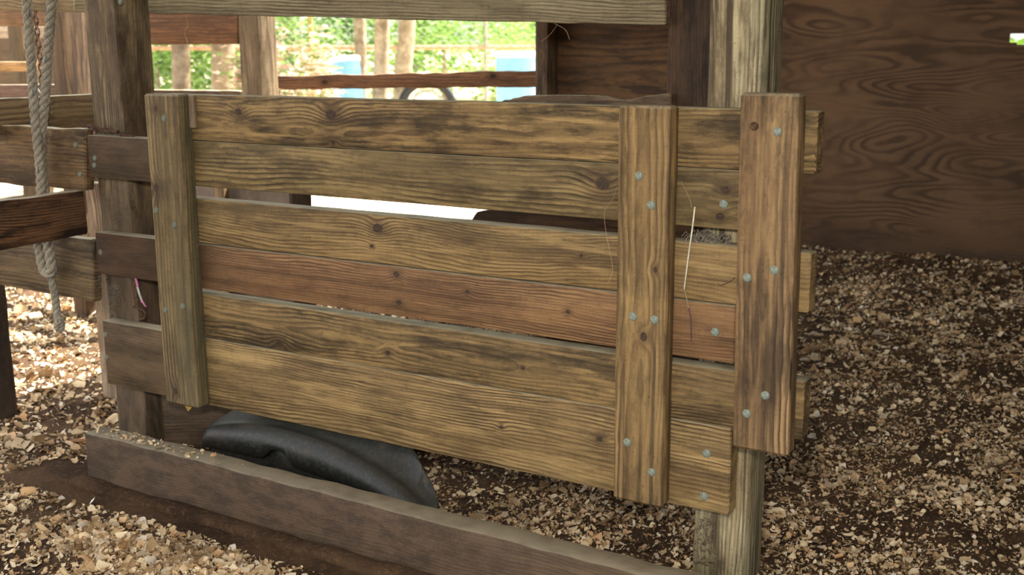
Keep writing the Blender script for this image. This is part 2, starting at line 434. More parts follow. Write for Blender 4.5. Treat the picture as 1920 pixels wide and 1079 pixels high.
tag(r2, 'dusty lower rail behind the frayed end of the rope, left of the worn post', 'rail')
wr3 = wood('back_side_rail_wood', (166,138,98), (130,104,72), (92,72,50), (.05,.09), .016, [], stain=.2, seed=48)
zt = onX(80, 181, -3.68).z
r3 = plank('side_rail', (-3.68, -.55, zt-.13), (-3.68, .55, zt-.13), (-3.68, .55, zt), (-3.68, -.55, zt), .04, wr3, None, 'u', seg=20, rad=.006, wob=.003, seed=23)
tag(r3, 'smooth tan rail further back, above the bolted brown rail on the left', 'rail')
wr4 = wood('cross_rail_wood', (132,88,54), (98,64,42), (58,40,30), (.05,-.09), .009, [], stain=.75, seed=50.7, warp=1.1)
r4 = plank('side_rail', (-3.22, -1.15, .707), (-3.22, -.026, .707), (-3.22, -.03, .862), (-3.22, -1.15, .862), .04, wr4, None, 'u', seg=30, rad=.007, wob=.005, seed=24)
tag(r4, 'dark reddish board passing in front of the rope at the left edge', 'rail')
wv = wood('batten_wood', (196,168,140), (160,132,104), (110,84,62), stain=.2, seed=52)
zz = onY(178, 400, .4)
v1 = box('upright_batten', zz.x-.045, zz.x+.04, .4, .44, GZ-.1, zz.z+.12, wv, None, 'z', seg=20)
tag(v1, 'short pale batten end glimpsed between the rails just left of the worn post', 'batten')
wdk = wood('left_edge_post_wood', (92,72,56), (72,56,44), (48,38,30), stain=.5, seed=54, mud=.4, mudcol=(80,64,52))
q0 = onZ(31, 799, GZ)
ep = box('square_post', q0.x-.27, q0.x-.11, q0.y+.0, q0.y+.09, GZ-.15, 1.0, wdk, None, 'z', seg=20, rad=.008, wob=.008)
tag(ep, 'dark dirty post standing in the shavings at the left edge', 'post')

# ------------------------------------------------------------------ sill and packed ledge
ws = wood('sill_wood', (134,106,76), (104,82,62), (70,54,42), (.05,-.11), .009, [], stain=.3, seed=61, mud=.9, mudcol=(96,74,57), dust=.4, mudx=(.0,.7))
sl = plank('sill_beam', (-3.03, -.27, GZ-.1), (-.45, -.285, GZ-.1), (-.45, -.285, .098), (-3.03, -.27, .106), .085, ws, None, 'u', seg=70, rad=.010, wob=.007, seed=31)
tag(sl, 'mud caked timber sill lying on the ground in front of the gate', 'beam')
wb = wood('inner_sill_wood', (112,88,64), (94,72,52), (64,50,36), (.05,-.11), .010, [], stain=.3, seed=65, mud=.7, mudcol=(96,74,56), dust=.5)
bk = plank('kick_board', (-3.07, .10, GZ-.05), (-2.2, .62, GZ-.05), (-2.2, .62, .17), (-3.07, .10, .17), .04, wb, None, 'u', seg=20, rad=.006, wob=.006, seed=33)
tag(bk, 'brown kick board behind the black trough under the left end of the gate', 'board')

# ------------------------------------------------------------------ stall behind: posts, rails, panels
wbp = wood('back_post_wood', (160,134,100), (122,98,72), (84,64,48), (.05,.05), .012, [], stain=.25, seed=72.4, band=.15)
pB = onY(449, 100, 1.8)
bp = box('square_post', pB.x, pB.x+.135, 1.8, 1.93, GZ-.1, 2.6, wbp, None, 'z', seg=30, rad=.006, wob=.004)
tag(bp, 'grey brown post against the greenery above the left part of the gate', 'post')
wbr = wood('back_rail_red_wood', (150,98,58), (128,80,46), (92,58,34), (.05,.09), .018, [], stain=.35, seed=73, dust=.1)
br_ = plank('back_rail', onY(150,84,1.795), onY(446,83,1.795), onY(446,14,1.795), onY(150,16,1.795), .04, wbr, None, 'u', seg=16, rad=.005, wob=.003, seed=41)
tag(br_, 'reddish brown board between the worn left post and the post against the greenery', 'rail')
wb3 = wood('back_low_rail_wood', (120,88,58), (96,70,48), (64,46,34), stain=.4, seed=74)
br3 = plank('back_rail', onY(200,215,1.86), onY(449,215,1.86), onY(449,170,1.86), onY(200,168,1.86), .04, wb3, None, 'u', seg=12, rad=.005, wob=.004, seed=42)
tag(br3, 'thin dark rail below the two tree trunks, just over the gate top', 'rail')
wb4 = wood('far_rail_wood', (170,120,84), (138,94,66), (98,66,48), (.05,.09), .016, [(-.5,.0,.014),(.5,.02,.014)], stain=.3, seed=76, dust=.1)
e1, e2 = onY(505,168,2.6), onY(1030,163,3.4); e3, e4 = onY(1030,132,3.4), onY(505,143,2.6)
br4 = plank('back_rail', e1, e2, e3, e4, .04, wb4, None, 'u', seg=40, rad=.004, wob=.010, seed=43)
tag(br4, 'reddish rail crossing in front of the blue tubs', 'rail')
wpn = wood('brown_panel_wood', (128,88,50), (104,70,42), (64,44,30), (.03,.25), .035, [kn(1075,118,onY(1140,100,1.9).x,1.1,.02,1.9)], stain=.4, seed=78, warp=2.2, dust=.05, streak=.2)
pL = onY(1045, 100, 1.9).x; pR = onY(1330, 100, 1.9).x
pn = plank('plywood_panel', (pL-.03, 1.9, GZ-.02), (pR, 1.9, GZ-.02), (pR, 1.9, 1.85), (pL-.03, 1.9, 1.85), .02, wpn, None, 'u', seg=10, rad=.002, wob=.0)
tag(pn, 'brown plywood panel behind the dark post, right of the opening to the yard', 'panel')
wst = wood('panel_post_wood', (134,104,74), (100,76,56), (64,48,38), (.05,.05), .012, [], stain=.5, seed=79)
pS = onY(1012, 100, 1.84).x
ps = box('panel_post', pS, pS+.06, 1.80, 1.895, GZ-.1, 2.6, wst, None, 'z', seg=20, rad=.005, wob=.003)
tag(ps, 'narrow upright at the left edge of the brown plywood panel', 'post')
# ragged gnawed board
wrg = wood('gnawed_board_wood', (158,128,98), (124,96,72), (76,56,40), (.05,.05), .011, [], stain=.5, seed=81, mud=.3, mudcol=(126,100,76))
g0 = onY(880, 181, 1.0); g1 = onY(1248, 170, 1.0)
def ragged(u):
    pts = [(0,-.045),(.08,-.03),(.2,-.012),(.3,.004),(.5,.007),(.68,.004),(.78,-.012),(.82,-.006),(.88,.004),(1,.014)]
    for (a, b), (c2, d2) in zip(pts, pts[1:]):
        if a <= u <= c2: return b+(d2-b)*(u-a)/(c2-a) + .003*mn.noise(Vector((u*40, 3, 3)))
    return 0
rg = plank('gnawed_board', (g0.x, 1.0, g0.z-.16), (g1.x+.02, 1.0, g0.z-.16), (g1.x+.02, 1.0, g0.z+.012), (g0.x, 1.0, g0.z), .04, wrg, None, 'u', seg=70, rad=.005, wob=.0, top=ragged)
tag(rg, 'board with a gnawed upper edge just over the gate top beside the dark post', 'board')
h0 = onY(885, 402, 1.02); h1 = onY(1085, 432, 1.02)
lowb = wood('low_stall_board_wood', (128,92,62), (100,72,50), (66,46,34), (.05,.09), .012, [], stain=.4, seed=83, dust=.9)
lb = plank('stall_board', (h0.x-.1, 1.02, h0.z-.16), (-1.45, 1.02, h0.z-.35), (-1.45, 1.02, h0.z+.20), (h0.x+.02, 1.02, h0.z+.012), .04, lowb, None, 'u', seg=20, rad=.005, wob=.004, seed=51)
tag(lb, 'low dark board with a slanting end, seen through the gap below the second rail', 'board')
# grey concrete block / panel seen through the left gap
conc = simple('grey_board_paint', (132,118,104), .9, 0, .3, 6, (96,84,74), .2)
k0 = onY(362, 385, 1.35).x; k1 = onY(546, 385, 1.35).x
kz = onY(500, 330, 1.35).z
tb = empty('feed_bin', ((k0+k1)/2, 1.5, GZ), 'grey box glimpsed through the gap below the second rail, left of the bright strip', 'bin')
box('bin_body', k0, k1-.0, 1.35, 1.50, GZ, kz-.02, conc, tb, 'x', seg=8, rad=.01, wob=.003)
box('bin_lid', k0-.01, k1+.0, 1.345, 1.51, kz-.02, kz+.005, conc, tb, 'x', seg=8, rad=.006, wob=.002)
wv2 = wood('pale_batten_wood', (178,148,104), (140,112,80), (98,74,52), stain=.2, seed=85)
b0 = onY(402, 360, 1.28).x; b1 = onY(418, 360, 1.28).x
pb = box('upright_batten', b0, b1, 1.28, 1.32, GZ-.05, .98, wv2, None, 'z', seg=14)
tag(pb, 'pale batten glimpsed in the gap just right of the left gate batten', 'batten')

# upper left clutter of the neighbouring pens
def wcol(name, seed, l, d, **k): return wood(name, l, tuple((a+b)//2 for a, b in zip(l, d)), d, (.05,.07), .014, [], stain=.3, seed=seed, **k)
p0 = onY(101, 100, 1.3).x
qa = box('square_post', p0-.02, p0+.075, 1.3, 1.46, GZ-.1, 2.6, wcol('pen_post_wood', 91, (120,92,66), (66,46,32)), None, 'z', seg=20)
tag(qa, 'tan post with a shaded side behind the rusty chain, left of the worn post', 'post')
qb = plank('pen_rail', onY(-120,48,1.75), onY(135,50,1.75), onY(135,18,1.75), onY(-120,16,1.75), .04, wcol('pen_rail_high_wood', 92, (160,112,70), (110,72,42)), None, 'u', seg=10)
tag(qb, 'orange tan board behind the ropes near the top left corner', 'rail')
qc = plank('pen_rail', onY(-120,134,2.3), onY(60,134,2.3), onY(60,116,2.3), onY(-120,116,2.3), .04, wcol('pen_rail_yellow_wood', 93, (214,162,96), (170,118,66)), None, 'u', seg=10)
tag(qc, 'narrow yellow board left of the ropes', 'rail')
qd = plank('pen_rail', onY(-120,205,1.5), onY(150,205,1.5), onY(150,158,1.5), onY(-120,160,1.5), .04, wcol('pen_rail_red_wood', 94, (138,100,80), (96,66,52)), None, 'u', seg=10)
tag(qd, 'dull reddish board below the chain hook', 'rail')
p1 = onY(18, 100, 3.0).x
qe = box('square_post', p1, p1+.16, 3.0, 3.16, GZ-.1, 2.6, wcol('pen_far_post_wood', 95, (122,98,66), (70,52,36)), None, 'z', seg=10)
tag(qe, 'dim post behind the narrow yellow board', 'post')
qg = plank('pen_rail', onY(-120,72,3.1), onY(150,72,3.1), onY(150,50,3.1), onY(-120,50,3.1), .04, wcol('pen_rail_pale_wood', 96, (226,206,180), (180,150,120)), None, 'u', seg=10)
tag(qg, 'pale far board under the orange tan board behind the ropes', 'rail')
qh = plank('barn_panel', onY(-200,160,4.6), onY(110,160,4.6), onY(110,-60,4.6), onY(-200,-60,4.6), .03, wcol('barn_panel_wood', 97, (112,86,60), (62,46,34)), None, 'u', seg=6)
tag(qh, 'dark boarded wall of the far pen behind the chain', 'panel')

# ------------------------------------------------------------------ stall back wall of plywood
def plywood(name):
    t = NT(name); o = t.obj(); X, Y, Z = t.sep(o)
    base = t.noise(t.comb(t.math('MULTIPLY', X, .75), 0.0, t.math('MULTIPLY', Z, 3.6)), 1, 1, .45, .3)
    c = onY(1795, 225, 4.7)
    dx = t.math('DIVIDE', t.math('SUBTRACT', X, c.x), .20); dz = t.math('DIVIDE', t.math('SUBTRACT', Z, c.z), .22)
    g = t.math('EXPONENT', t.math('MULTIPLY', t.math('ADD', t.math('MULTIPLY', dx, dx), t.math('MULTIPLY', dz, dz)), -1))
    wig = t.noise(t.comb(t.math('MULTIPLY', X, 5.), 0.0, t.math('MULTIPLY', Z, 9.)), 1, 2)
    fld = t.math('ADD', t.math('ADD', base, t.math('MULTIPLY', Z, .18)), t.math('MULTIPLY', g, .14))
    fld = t.math('ADD', fld, t.math('MULTIPLY', wig, .05))
    fr = t.math('FRACT', t.math('MULTIPLY', fld, 21))
    band = t.math('MULTIPLY', t.ss(fr, .25, .7), t.ss(fr, 1.0, .82))
    am = t.ss(t.noise(t.comb(t.math('MULTIPLY', X, 1.1), 5.0, t.math('MULTIPLY', Z, 2.6)), 1, 2), .35, .6)
    col = t.mix(t.math('MULTIPLY', band, t.math('MULTIPLY_ADD', am, .75, .05)), lin((122,91,64)), lin((72,52,36)))
    blot = t.ss(t.noise(t.comb(t.math('MULTIPLY', X, 2.2), 2.0, t.math('MULTIPLY', Z, 5.)), 1, 4, .65), .42, .7)
    col = t.mix(t.math('MULTIPLY', blot, .55), col, lin((64,48,36)))
    gry = t.ss(t.noise(t.comb(t.math('MULTIPLY', X, 1.5), 9.0, t.math('MULTIPLY', Z, 2.)), 1, 3), .5, .7)
    col = t.mix(t.math('MULTIPLY', gry, .3), col, lin((120,96,76)))
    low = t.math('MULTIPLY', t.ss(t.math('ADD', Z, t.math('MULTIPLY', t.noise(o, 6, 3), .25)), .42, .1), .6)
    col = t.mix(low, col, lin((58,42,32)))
    fb = t.math('MULTIPLY_ADD', t.noise(t.comb(t.math('MULTIPLY', X, 9.), 0.0, t.math('MULTIPLY', Z, 160.)), 1, 3, .7), .5, .75)
    col = t.mix(1.0, col, t.comb(fb, fb, fb), 'MULTIPLY')
    col = t.sat(col, .95, .84, .506)
    t.bump(fb, .2, .002)
    return t.fin(col, .7, .25)
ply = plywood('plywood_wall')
hx0, hx1 = onY(1893, 75, 4.7).x, onY(1960, 75, 4.7).x
hz0, hz1 = onY(1905, 84, 4.7).z, onY(1905, 63, 4.7).z
wx0, wx1, wz0, wz1, wy, wy2 = -2.75, 3.0, -.25, 2.7, 4.7, 4.718
xs = [wx0, hx0, hx0+.04, hx1, wx1]; zs = [wz0, hz0, hz0+.012, hz1, wz1]
V = []; Fc = []
for y in (wy, wy2):
    for zi in zs:
        for xi in xs: V.append((xi, y, zi))
nx = len(xs); N2 = nx*len(zs)
def isH(i, j): return (i in (1, 2)) and (j in (1, 2)) and not (i == 1 and j == 1)
for j in range(len(zs)-1):
    for i in range(nx-1):
        a = j*nx+i
        if isH(i, j): continue
        Fc.append((a, a+1, a+1+nx, a+nx)); Fc.append((a+N2, a+nx+N2, a+1+nx+N2, a+1+N2))
def wallq(a, b): Fc.append((a, b, b+N2, a+N2))
for j in range(len(zs)-1):
    for i in range(nx):
        L = i > 0 and not isH(i-1, j); R_ = i < nx-1 and not isH(i, j)
        if L != R_: wallq(j*nx+i, (j+1)*nx+i)
for i in range(nx-1):
    for j in range(len(zs)):
        L = j > 0 and not isH(i, j-1); R_ = j < len(zs)-1 and not isH(i, j)
        if L != R_: wallq(j*nx+i, j*nx+i+1)
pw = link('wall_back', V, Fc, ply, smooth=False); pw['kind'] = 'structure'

# unseen roof over the stalls, edges set to shape sun and shade
roofm = simple('shading_roof_boards', (120,100,80), .9, 0, .3, 4)
def slab(name, x0, x1, y0, y1, z0, z1, mat, kind='structure'):
    v = [(x, y, z) for z in (z0, z1) for y in (y0, y1) for x in (x0, x1)]
    f = [(0,2,3,1),(4,5,7,6),(0,1,5,4),(1,3,7,5),(3,2,6,7),(2,0,4,6)]
    o = link(name, v, f, mat, smooth=False)
    if kind: o['kind'] = kind
    return o
slab('shading_roof', -3.35, 4.0, -4.2, 5.9, 2.60, 2.66, roofm)
slab('shading_wall_right', 3.0, 3.03, -.5, 4.7, -.25, 2.60, ply)  # unseen wall, added to hold back ambient light from the right

# ------------------------------------------------------------------ ground
def gh(x, y):
    """ground height"""
    h = GZ + .018*mn.noise(Vector((x*1.3, y*1.3, 0))) + .009*mn.noise(Vector((x*5, y*5, 2))) + .004*mn.noise(Vector((x*17, y*17, 5)))
    # drift against the back wall
    if x > -3: h += .10*math.exp(-((y-4.75)/.35)**2)*(1 if y < 4.9 else 0)
    # pile in front of the sill
    h += .045*math.exp(-(((x+2.35)/.5)**2 + ((y+.62)/.16)**2))
    # packed rim by the sill
    d = y + .33
    h += .006*math.exp(-(d/.06)**2)
    if y > 5.2: h += (y-5.2)*.055
    return h
def dirt(name):
    t = NT(name); o = t.obj()
    n1 = t.noise(o, 3.5, 4, .65); n2 = t.noise(o, 60, 4, .75); n3 = t.noise(o, 240, 2, .7)
    col = t.mix(t.ss(n1, .35, .65), lin((96,74,54)), lin((66,49,36)))
    col = t.mix(t.math('MULTIPLY', t.ss(n2, .5, .68), .6), col, lin((124,96,68)))
    g = t.math('MULTIPLY_ADD', n3, .8, .6); col = t.mix(1.0, col, t.comb(g, g, g), 'MULTIPLY')
    t.bump(t.math('ADD', n2, t.math('MULTIPLY', n3, .5)), .9, .012)
    return t.fin(col, .95, .1)
V = []; Fc = []
GXn, GYn = 260, 210
gx = np.linspace(-9.5, 3.2, GXn); gy = np.linspace(-2.2, 4.95, GYn)
for y in gy:
    for x in gx: V.append((x, y, gh(x, y)))
for j in range(GYn-1):
    for i in range(GXn-1):
        a = j*GXn+i; Fc.append((a, a+1, a+1+GXn, a+GXn))
earth = dirt('packed_earth')
fl = link('floor', V, Fc, earth, angle=180); fl['kind'] = 'structure'
sl2 = plank('ground_board', (-3.06, -.325, GZ-.05), (-.6, -.355, GZ-.05), (-.6, -.355, GZ+.022), (-3.06, -.325, GZ+.026), .06, earth, None, 'u', seg=70, rad=.012, wob=.008, seed=32)
tag(sl2, 'half buried dirty board along the foot of the sill', 'board')
def sandm():
    t = NT('bright_yard_sand'); o = t.obj(); n = t.noise(o, 1.2, 4, .6); n2 = t.noise(o, 9, 3, .7)
    col = t.mix(t.ss(n, .3, .7), lin((226,208,178)), lin((190,168,136)))
    col = t.mix(t.math('MULTIPLY', t.ss(n2, .58, .7), .6), col, lin((140,112,84)))
    t.bump(n2, .5, .03); return t.fin(col, .95, .1)
V = []; Fc = []
yx = np.linspace(-70, 25, 90); yy_ = np.concatenate([np.linspace(4.94, 12, 34), np.linspace(13, 80, 40)])
for y in yy_:
    for x in yx: V.append((x, y, GZ-.01 + min(.62, max(0, (y-5.2)*.055)) + .02*mn.noise(Vector((x*.8, y*.8, 7)))))
for j in range(len(yy_)-1):
    for i in range(len(yx)-1):
        a = j*len(yx)+i; Fc.append((a, a+1, a+1+len(yx), a+len(yx)))
yd = link('yard_ground', V, Fc, sandm(), angle=180); yd['kind'] = 'structure'
s2 = slab('yard_ground', -70, -9.4, -30, 4.94, GZ-.12, GZ-.02, bpy.data.materials['bright_yard_sand'])

# ------------------------------------------------------------------ wood shavings
def shavm(name, stops):
    t = NT(name); r = t.island(); o = t.obj()
    col = t.ramp(r, [(p, lin(c)) for p, c in stops])
    n = t.noise(o, 300, 2, .6); g = t.math('MULTIPLY_ADD', n, .7, .65)
    # fine growth lines across each curl
    wv_ = t.noise(t.vmath('MULTIPLY', o, (900, 260, 260)), 1, 1)
    g = t.math('MULTIPLY', g, t.math('MULTIPLY_ADD', wv_, .35, .82))
    col = t.mix(1.0, col, t.comb(g, g, g), 'MULTIPLY')
    d = t.ss(t.noise(o, 5, 3, .6), .42, .72)
    col = t.mix(t.math('MULTIPLY', d, .55), col, lin((110,84,58)))
    return t.fin(col, .75, .2)
ST = [(0,(122,96,66)),(.14,(166,136,98)),(.3,(202,174,132)),(.5,(224,200,160)),(.70,(234,216,182)),(.80,(220,182,134)),(.85,(206,160,116)),(.90,(236,226,204)),(1,(150,122,90))]
shm = shavm('pine_shavings', ST)
def proj_ok(x, y, z, mg=1.0):
    v = Vector((x, y, z))-CAM; d = v.dot(FW)
    if d < .4: return None
    px = 960+FPX*v.dot(RT)/d; py = 539.5-FPX*v.dot(UP)/d
    if -200 < px < 2150 and -150 < py < 1300: return d
    return None
SILL = lambda x, y: (-3.3 < x < -.4 and -.40 < y < -.17)
def flakes(name, n, xr, yr, size, mat, dens=None, lift=.0, zf=None, curl=1.0, avoid=True):
    V = []; F = []
    cnt = 0; tries = 0
    while cnt < n and tries < n*30:
        tries += 1
        x = random.uniform(*xr); y = random.uniform(*yr)
        z = zf(x, y) if zf else gh(x, y)
        if dens and random.random() > dens(x, y): continue
        if avoid and SILL(x, y): continue
        d = proj_ok(x, y, z)
        if d is None: continue
        s = size*math.exp(random.gauss(-.55, .62)); s = min(s, size*2.2)
        L = s; W = s*random.choice((random.uniform(.12, .35), random.uniform(.35, .9), random.uniform(.45, .85)))
        k = random.gauss(0, 1.25)*curl
        a = random.uniform(0, 2*math.pi)
        tx, ty = random.gauss(0, .5), random.gauss(0, .5)
        Rm = (Matrix.Rotation(a, 3, 'Z') @ Matrix.Rotation(tx, 3, 'X') @ Matrix.Rotation(ty, 3, 'Y'))
        c = Vector((x, y, z + lift + .18*W*abs(math.sin(tx)) + random.uniform(0, .004)))
        base = len(V); seg = 4 if s > size*.7 else 2
        sk = random.uniform(-.4, .4); ja = random.uniform(.6, 1); jb = random.uniform(.5, 1)
        for i in range(seg+1):
            u = i/seg-.5
            th = k*u*2
            if abs(k) > .05: lx = L*math.sin(th)/(2*k); lz = L*(1-math.cos(th))/(2*k)
            else: lx = L*u; lz = 0
            wj = W*(1 + .25*random.uniform(-1, 1))*(ja if i == 0 else jb if i == seg else 1)
            for v in (-.5, .5):
                V.append(c + Rm @ Vector((lx + sk*W*v, wj*v, lz)))
            if i: F.append((base+2*i-2, base+2*i-1, base+2*i+1, base+2*i))
        cnt += 1
    me = bpy.data.meshes.new(name); me.from_pydata([tuple(v) for v in V], [], F); me.update()
    me.polygons.foreach_set('use_smooth', [True]*len(me.polygons))
    me.materials.append(mat); o = bpy.data.objects.new(name, me); COL.objects.link(o); return o
def clump(x, y, s=2.2, lo=-.15, hi=.25, sd=0):
    v = mn.noise(Vector((x*s, y*s, 11+sd))) + .5*mn.noise(Vector((x*s*2.7, y*s*2.7, 4+sd)))
    return min(1, max(0.0, (v-lo)/(hi-lo)))
def d_in(x, y): return .22 + .78*clump(x, y, 3.4, -.25, .3)
f1 = flakes('wood_shavings', 64000, (-3.0, .5), (-.17, 2.2), .0168, shm, d_in)
tag(f1, 'pine shavings strewn over the dark earth under and to the right of the gate', 'shavings', kind='stuff')
f2 = flakes('wood_shavings', 26000, (-3.2, .9), (2.2, 4.68), .024, shm, d_in)
tag(f2, 'shavings on the stall floor in front of the dark plywood wall', 'shavings', kind='stuff')
f3 = flakes('wood_shavings', 26000, (-7.2, -3.2), (-.4, 3.6), .030, shm, lambda x, y: .5+.5*clump(x, y, 2.0, -.2, .25, 3))
tag(f3, 'sunlit shavings beyond the rails at the left', 'shavings', kind='stuff')
def d_fr(x, y):
    pile = math.exp(-(((x+2.30)/.46)**2 + ((y+.60-.06*(x+2.3))/.13)**2)*.9)
    return min(1, .14*clump(x, y, 4, 0, .3, 5) + (.25+.9*clump(x, y, 9, -.3, .2, 6))*max(pile - .10, 0) + .05)
f4 = flakes('wood_shavings', 11500, (-3.6, -.9), (-1.3, -.39), .0215, shm, d_fr)
tag(f4, 'heap of pale curled shavings in front of the sill at the lower left', 'shavings', kind='stuff')
f5 = flakes('wood_shavings', 1500, (-4.4, -3.0), (-.9, .0), .024, shm, lambda x, y: .15+.5*clump(x, y, 4, -.05, .3, 8))
tag(f5, 'loose shavings on bare dirt left of the end of the sill', 'shavings', kind='stuff')
def sillz(x, y): return .104
f6 = flakes('wood_shavings', 260, (-3.0, -2.35), (-.262, -.20), .012, shm, lambda x, y: math.exp(-((x+2.86)/.09)**2)+.22*math.exp(-((x+2.6)/.15)**2), zf=sillz, avoid=False)
tag(f6, 'small pile of shavings on top of the left end of the sill', 'shavings', kind='stuff')
crm = shavm('crumbs', [(0,(84,60,42)),(.4,(120,90,62)),(.7,(170,136,96)),(1,(206,178,134))])
f7 = flakes('wood_crumbs', 26000, (-4.2, .4), (-1.3, 3.0), .008, crm, lambda x, y: .5+.5*clump(x, y, 3, -.2, .3, 4))
tag(f7, 'fine wood crumbs and litter between the larger shavings', 'crumbs', kind='stuff')

# ------------------------------------------------------------------ black trough
def rubber():
    t = NT('black_rubber'); o = t.obj(); n = t.noise(o, 12, 4, .7); n2 = t.noise(o, 90, 3, .7)
    col = t.mix(t.ss(n2, .45, .7), lin((33,34,31)), lin((58,57,51)))
    col = t.mix(t.math('MULTIPLY', t.ss(n, .5, .7), .6), col, lin((70,58,46)))
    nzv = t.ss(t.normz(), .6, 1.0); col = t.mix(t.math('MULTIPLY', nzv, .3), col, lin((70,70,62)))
    t.bump(n2, .3, .002); return t.fin(col, t.math('MULTIPLY_ADD', n, .4, .28), .5)
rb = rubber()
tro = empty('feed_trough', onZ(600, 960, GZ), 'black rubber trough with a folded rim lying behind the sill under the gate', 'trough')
crease = [(386,815,.01),(403,801,.0),(476,799,-.01),(560,817,-.025),(620,838,-.04),(660,858,-.05),(700,880,-.065),(745,910,-.09),(780,940,-.12),(811,970,-.15)]
lip =    [(381,836,.0),(400,838,-.02),(483,855,-.035),(560,876,-.055),(600,890,-.06),(643,907,-.075),(680,925,-.09),(713,943,-.11),(750,968,-.14),(785,1000,-.17)]
upm =    [(392,806,.04),(408,793,.035),(480,790,.03),(566,807,.02),(628,826,.005),(670,845,-.005),(712,868,-.02),(756,898,-.045),(792,930,-.08),(818,965,-.125)]
upt =    [(440,778,.10),(458,762,.10),(520,752,.10),(600,768,.09),(650,780,.08),(690,795,.07),(728,822,.05),(772,866,.01),(808,903,-.04),(823,950,-.10)]
def ctr(P, n=12):
    Q = catmull([Vector(p) for p in P], n); return [onY(p.x, p.y, p.z) for p in Q]
rowsT = [ctr(upt), ctr(upm)]
mm = [(a[0]*.45+b[0]*.55-1, a[1]*.45+b[1]*.55-3, a[2]*.5+b[2]*.5-.016) for a, b in zip(crease, lip)]
groove = [(a[0]*.8+b[0]*.2, a[1]*.8+b[1]*.2, a[2]*.8+b[2]*.2+.012) for a, b in zip(crease, upm)]
rowsT += [ctr(groove), ctr(crease), ctr(mm)]
lp_ = ctr(lip)
# drainage notch in the lip near its left end
for i, p in enumerate(lp_):
    u = i/(len(lp_)-1); g = math.exp(-(((u-.275)/.034)**4)); lp_[i] = p + Vector((0, 0, .040*g))
rowsT.append(lp_)
rowsT.append([p+Vector((.004, .012, -.004)) for p in lp_])
# back-fold inside the lip
def loftrows(rws, name, mat, parent, thick=.006, sub=True):
    o0 = parent.location; V = []; F = []
    n = len(rws[0])
    for r_ in rws:
        for p in r_: V.append(p-o0)
    for j in range(len(rws)-1):
        for i in range(n-1):
            a = j*n+i; F.append((a, a+1, a+1+n, a+n))
    ob = link(name, V, F, mat, parent, Matrix.Translation(o0), angle=80)
    s = ob.modifiers.new('s', 'SOLIDIFY'); s.thickness = thick; s.offset = -1
    if sub:
        s = ob.modifiers.new('b', 'SUBSURF'); s.levels = 1; s.render_levels = 2
    return ob
nT = len(rowsT[0])-1
top0 = [p+Vector((-.03*(i/nT), .05*(1-(i/nT)**2), .05*(1-(i/nT)**3))) for i, p in enumerate(rowsT[0])]
top1 = [p+Vector((-.06*(i/nT), .12*(1-(i/nT)**2), .07*(1-(i/nT)**3))) for i, p in enumerate(rowsT[0])]
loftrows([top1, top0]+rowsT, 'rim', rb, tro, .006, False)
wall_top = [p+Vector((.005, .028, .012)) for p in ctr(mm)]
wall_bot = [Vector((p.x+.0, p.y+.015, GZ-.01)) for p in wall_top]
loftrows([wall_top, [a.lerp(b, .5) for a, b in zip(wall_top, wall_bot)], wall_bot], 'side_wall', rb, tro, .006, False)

# ------------------------------------------------------------------ rope
def ropem():
    t = NT('rope_fibre'); o = t.obj(); X, Y, Z = t.sep(o)
    n = t.noise(t.vmath('MULTIPLY', o, (260, 260, 90)), 1, 3, .7); n2 = t.noise(o, 14, 3, .6)
    col = t.mix(t.ss(n, .3, .7), lin((178,168,148)), lin((128,118,102)))
    col = t.mix(t.math('MULTIPLY', t.ss(n2, .45, .7), .45), col, lin((110,98,84)))
    t.bump(n, .7, .003); return t.fin(col, .9, .1)
rm = ropem(); bluem = simple('blue_tracer_yarn', (40,92,124), .8)
rope = empty('rope', onY(78, 0, -.06), 'twisted grey rope with blue tracer looped over the left rails, frayed knot at its end', 'rope')
def strand_rope(path, R, tag_name, lay=.085, phase0=0):
    P = catmull(path, 14)
    # resample by arc length
    S = [0]
    for a, b in zip(P, P[1:]): S.append(S[-1]+(b-a).length)
    step = .004; n = int(S[-1]/step); Q = []; k = 0
    for i in range(n+1):
        s = i*step
        while k < len(S)-2 and S[k+1] < s: k += 1
        f = (s-S[k])/max(1e-9, S[k+1]-S[k]); Q.append(P[k].lerp(P[k+1], min(1, f)))
    V = []; F = []; VB = []; FB = []
    nrm = None; frames = []
    for i, p in enumerate(Q):
        d = (Q[min(i+1, n)]-Q[max(i-1, 0)]).normalized()
        if nrm is None: nrm = d.orthogonal().normalized()
        nrm = (nrm - d*nrm.dot(d)).normalized(); frames.append((p, nrm.copy(), d.cross(nrm)))
    o0 = rope.location
    for st in range(3):
        pts = []
        for i, (p, a, b) in enumerate(frames):
            th = phase0 + 2*math.pi*(i*step/lay + st/3)
            pts.append(p - o0 + (a*math.cos(th)+b*math.sin(th))*R*.50)
        rr = [R*.56*(1+.05*mn.noise(Vector((i*.13, st, 3)))) for i in range(len(pts))]
        tube_geo(pts, rr, 8, V, F)
        if st == 0:
            # tracer yarn surfaces now and then on this strand
            seg = []
            for i, (p, a, b) in enumerate(frames):
                th = phase0 + 2*math.pi*(i*step/lay)
                th2 = -2*math.pi*(i*step/.052)
                c = p - o0 + (a*math.cos(th)+b*math.sin(th))*R*.50
                rad = (a*math.cos(th)+b*math.sin(th)); tang = (-a*math.sin(th)+b*math.cos(th))
                seg.append(c + (rad*math.cos(th2)+tang*math.sin(th2))*R*.54)
            tube_geo(seg, R*.09, 5, VB, FB)
    link(tag_name, V, F, rm, rope, Matrix.Translation(o0), angle=70)
    link('blue_tracer', VB, FB, bluem, rope, Matrix.Translation(o0), angle=70)
def RP(l, Y=-.06): return [onY(a, b, (c[0] if c else Y)) for a, b, *c in l]
Rr = .0165
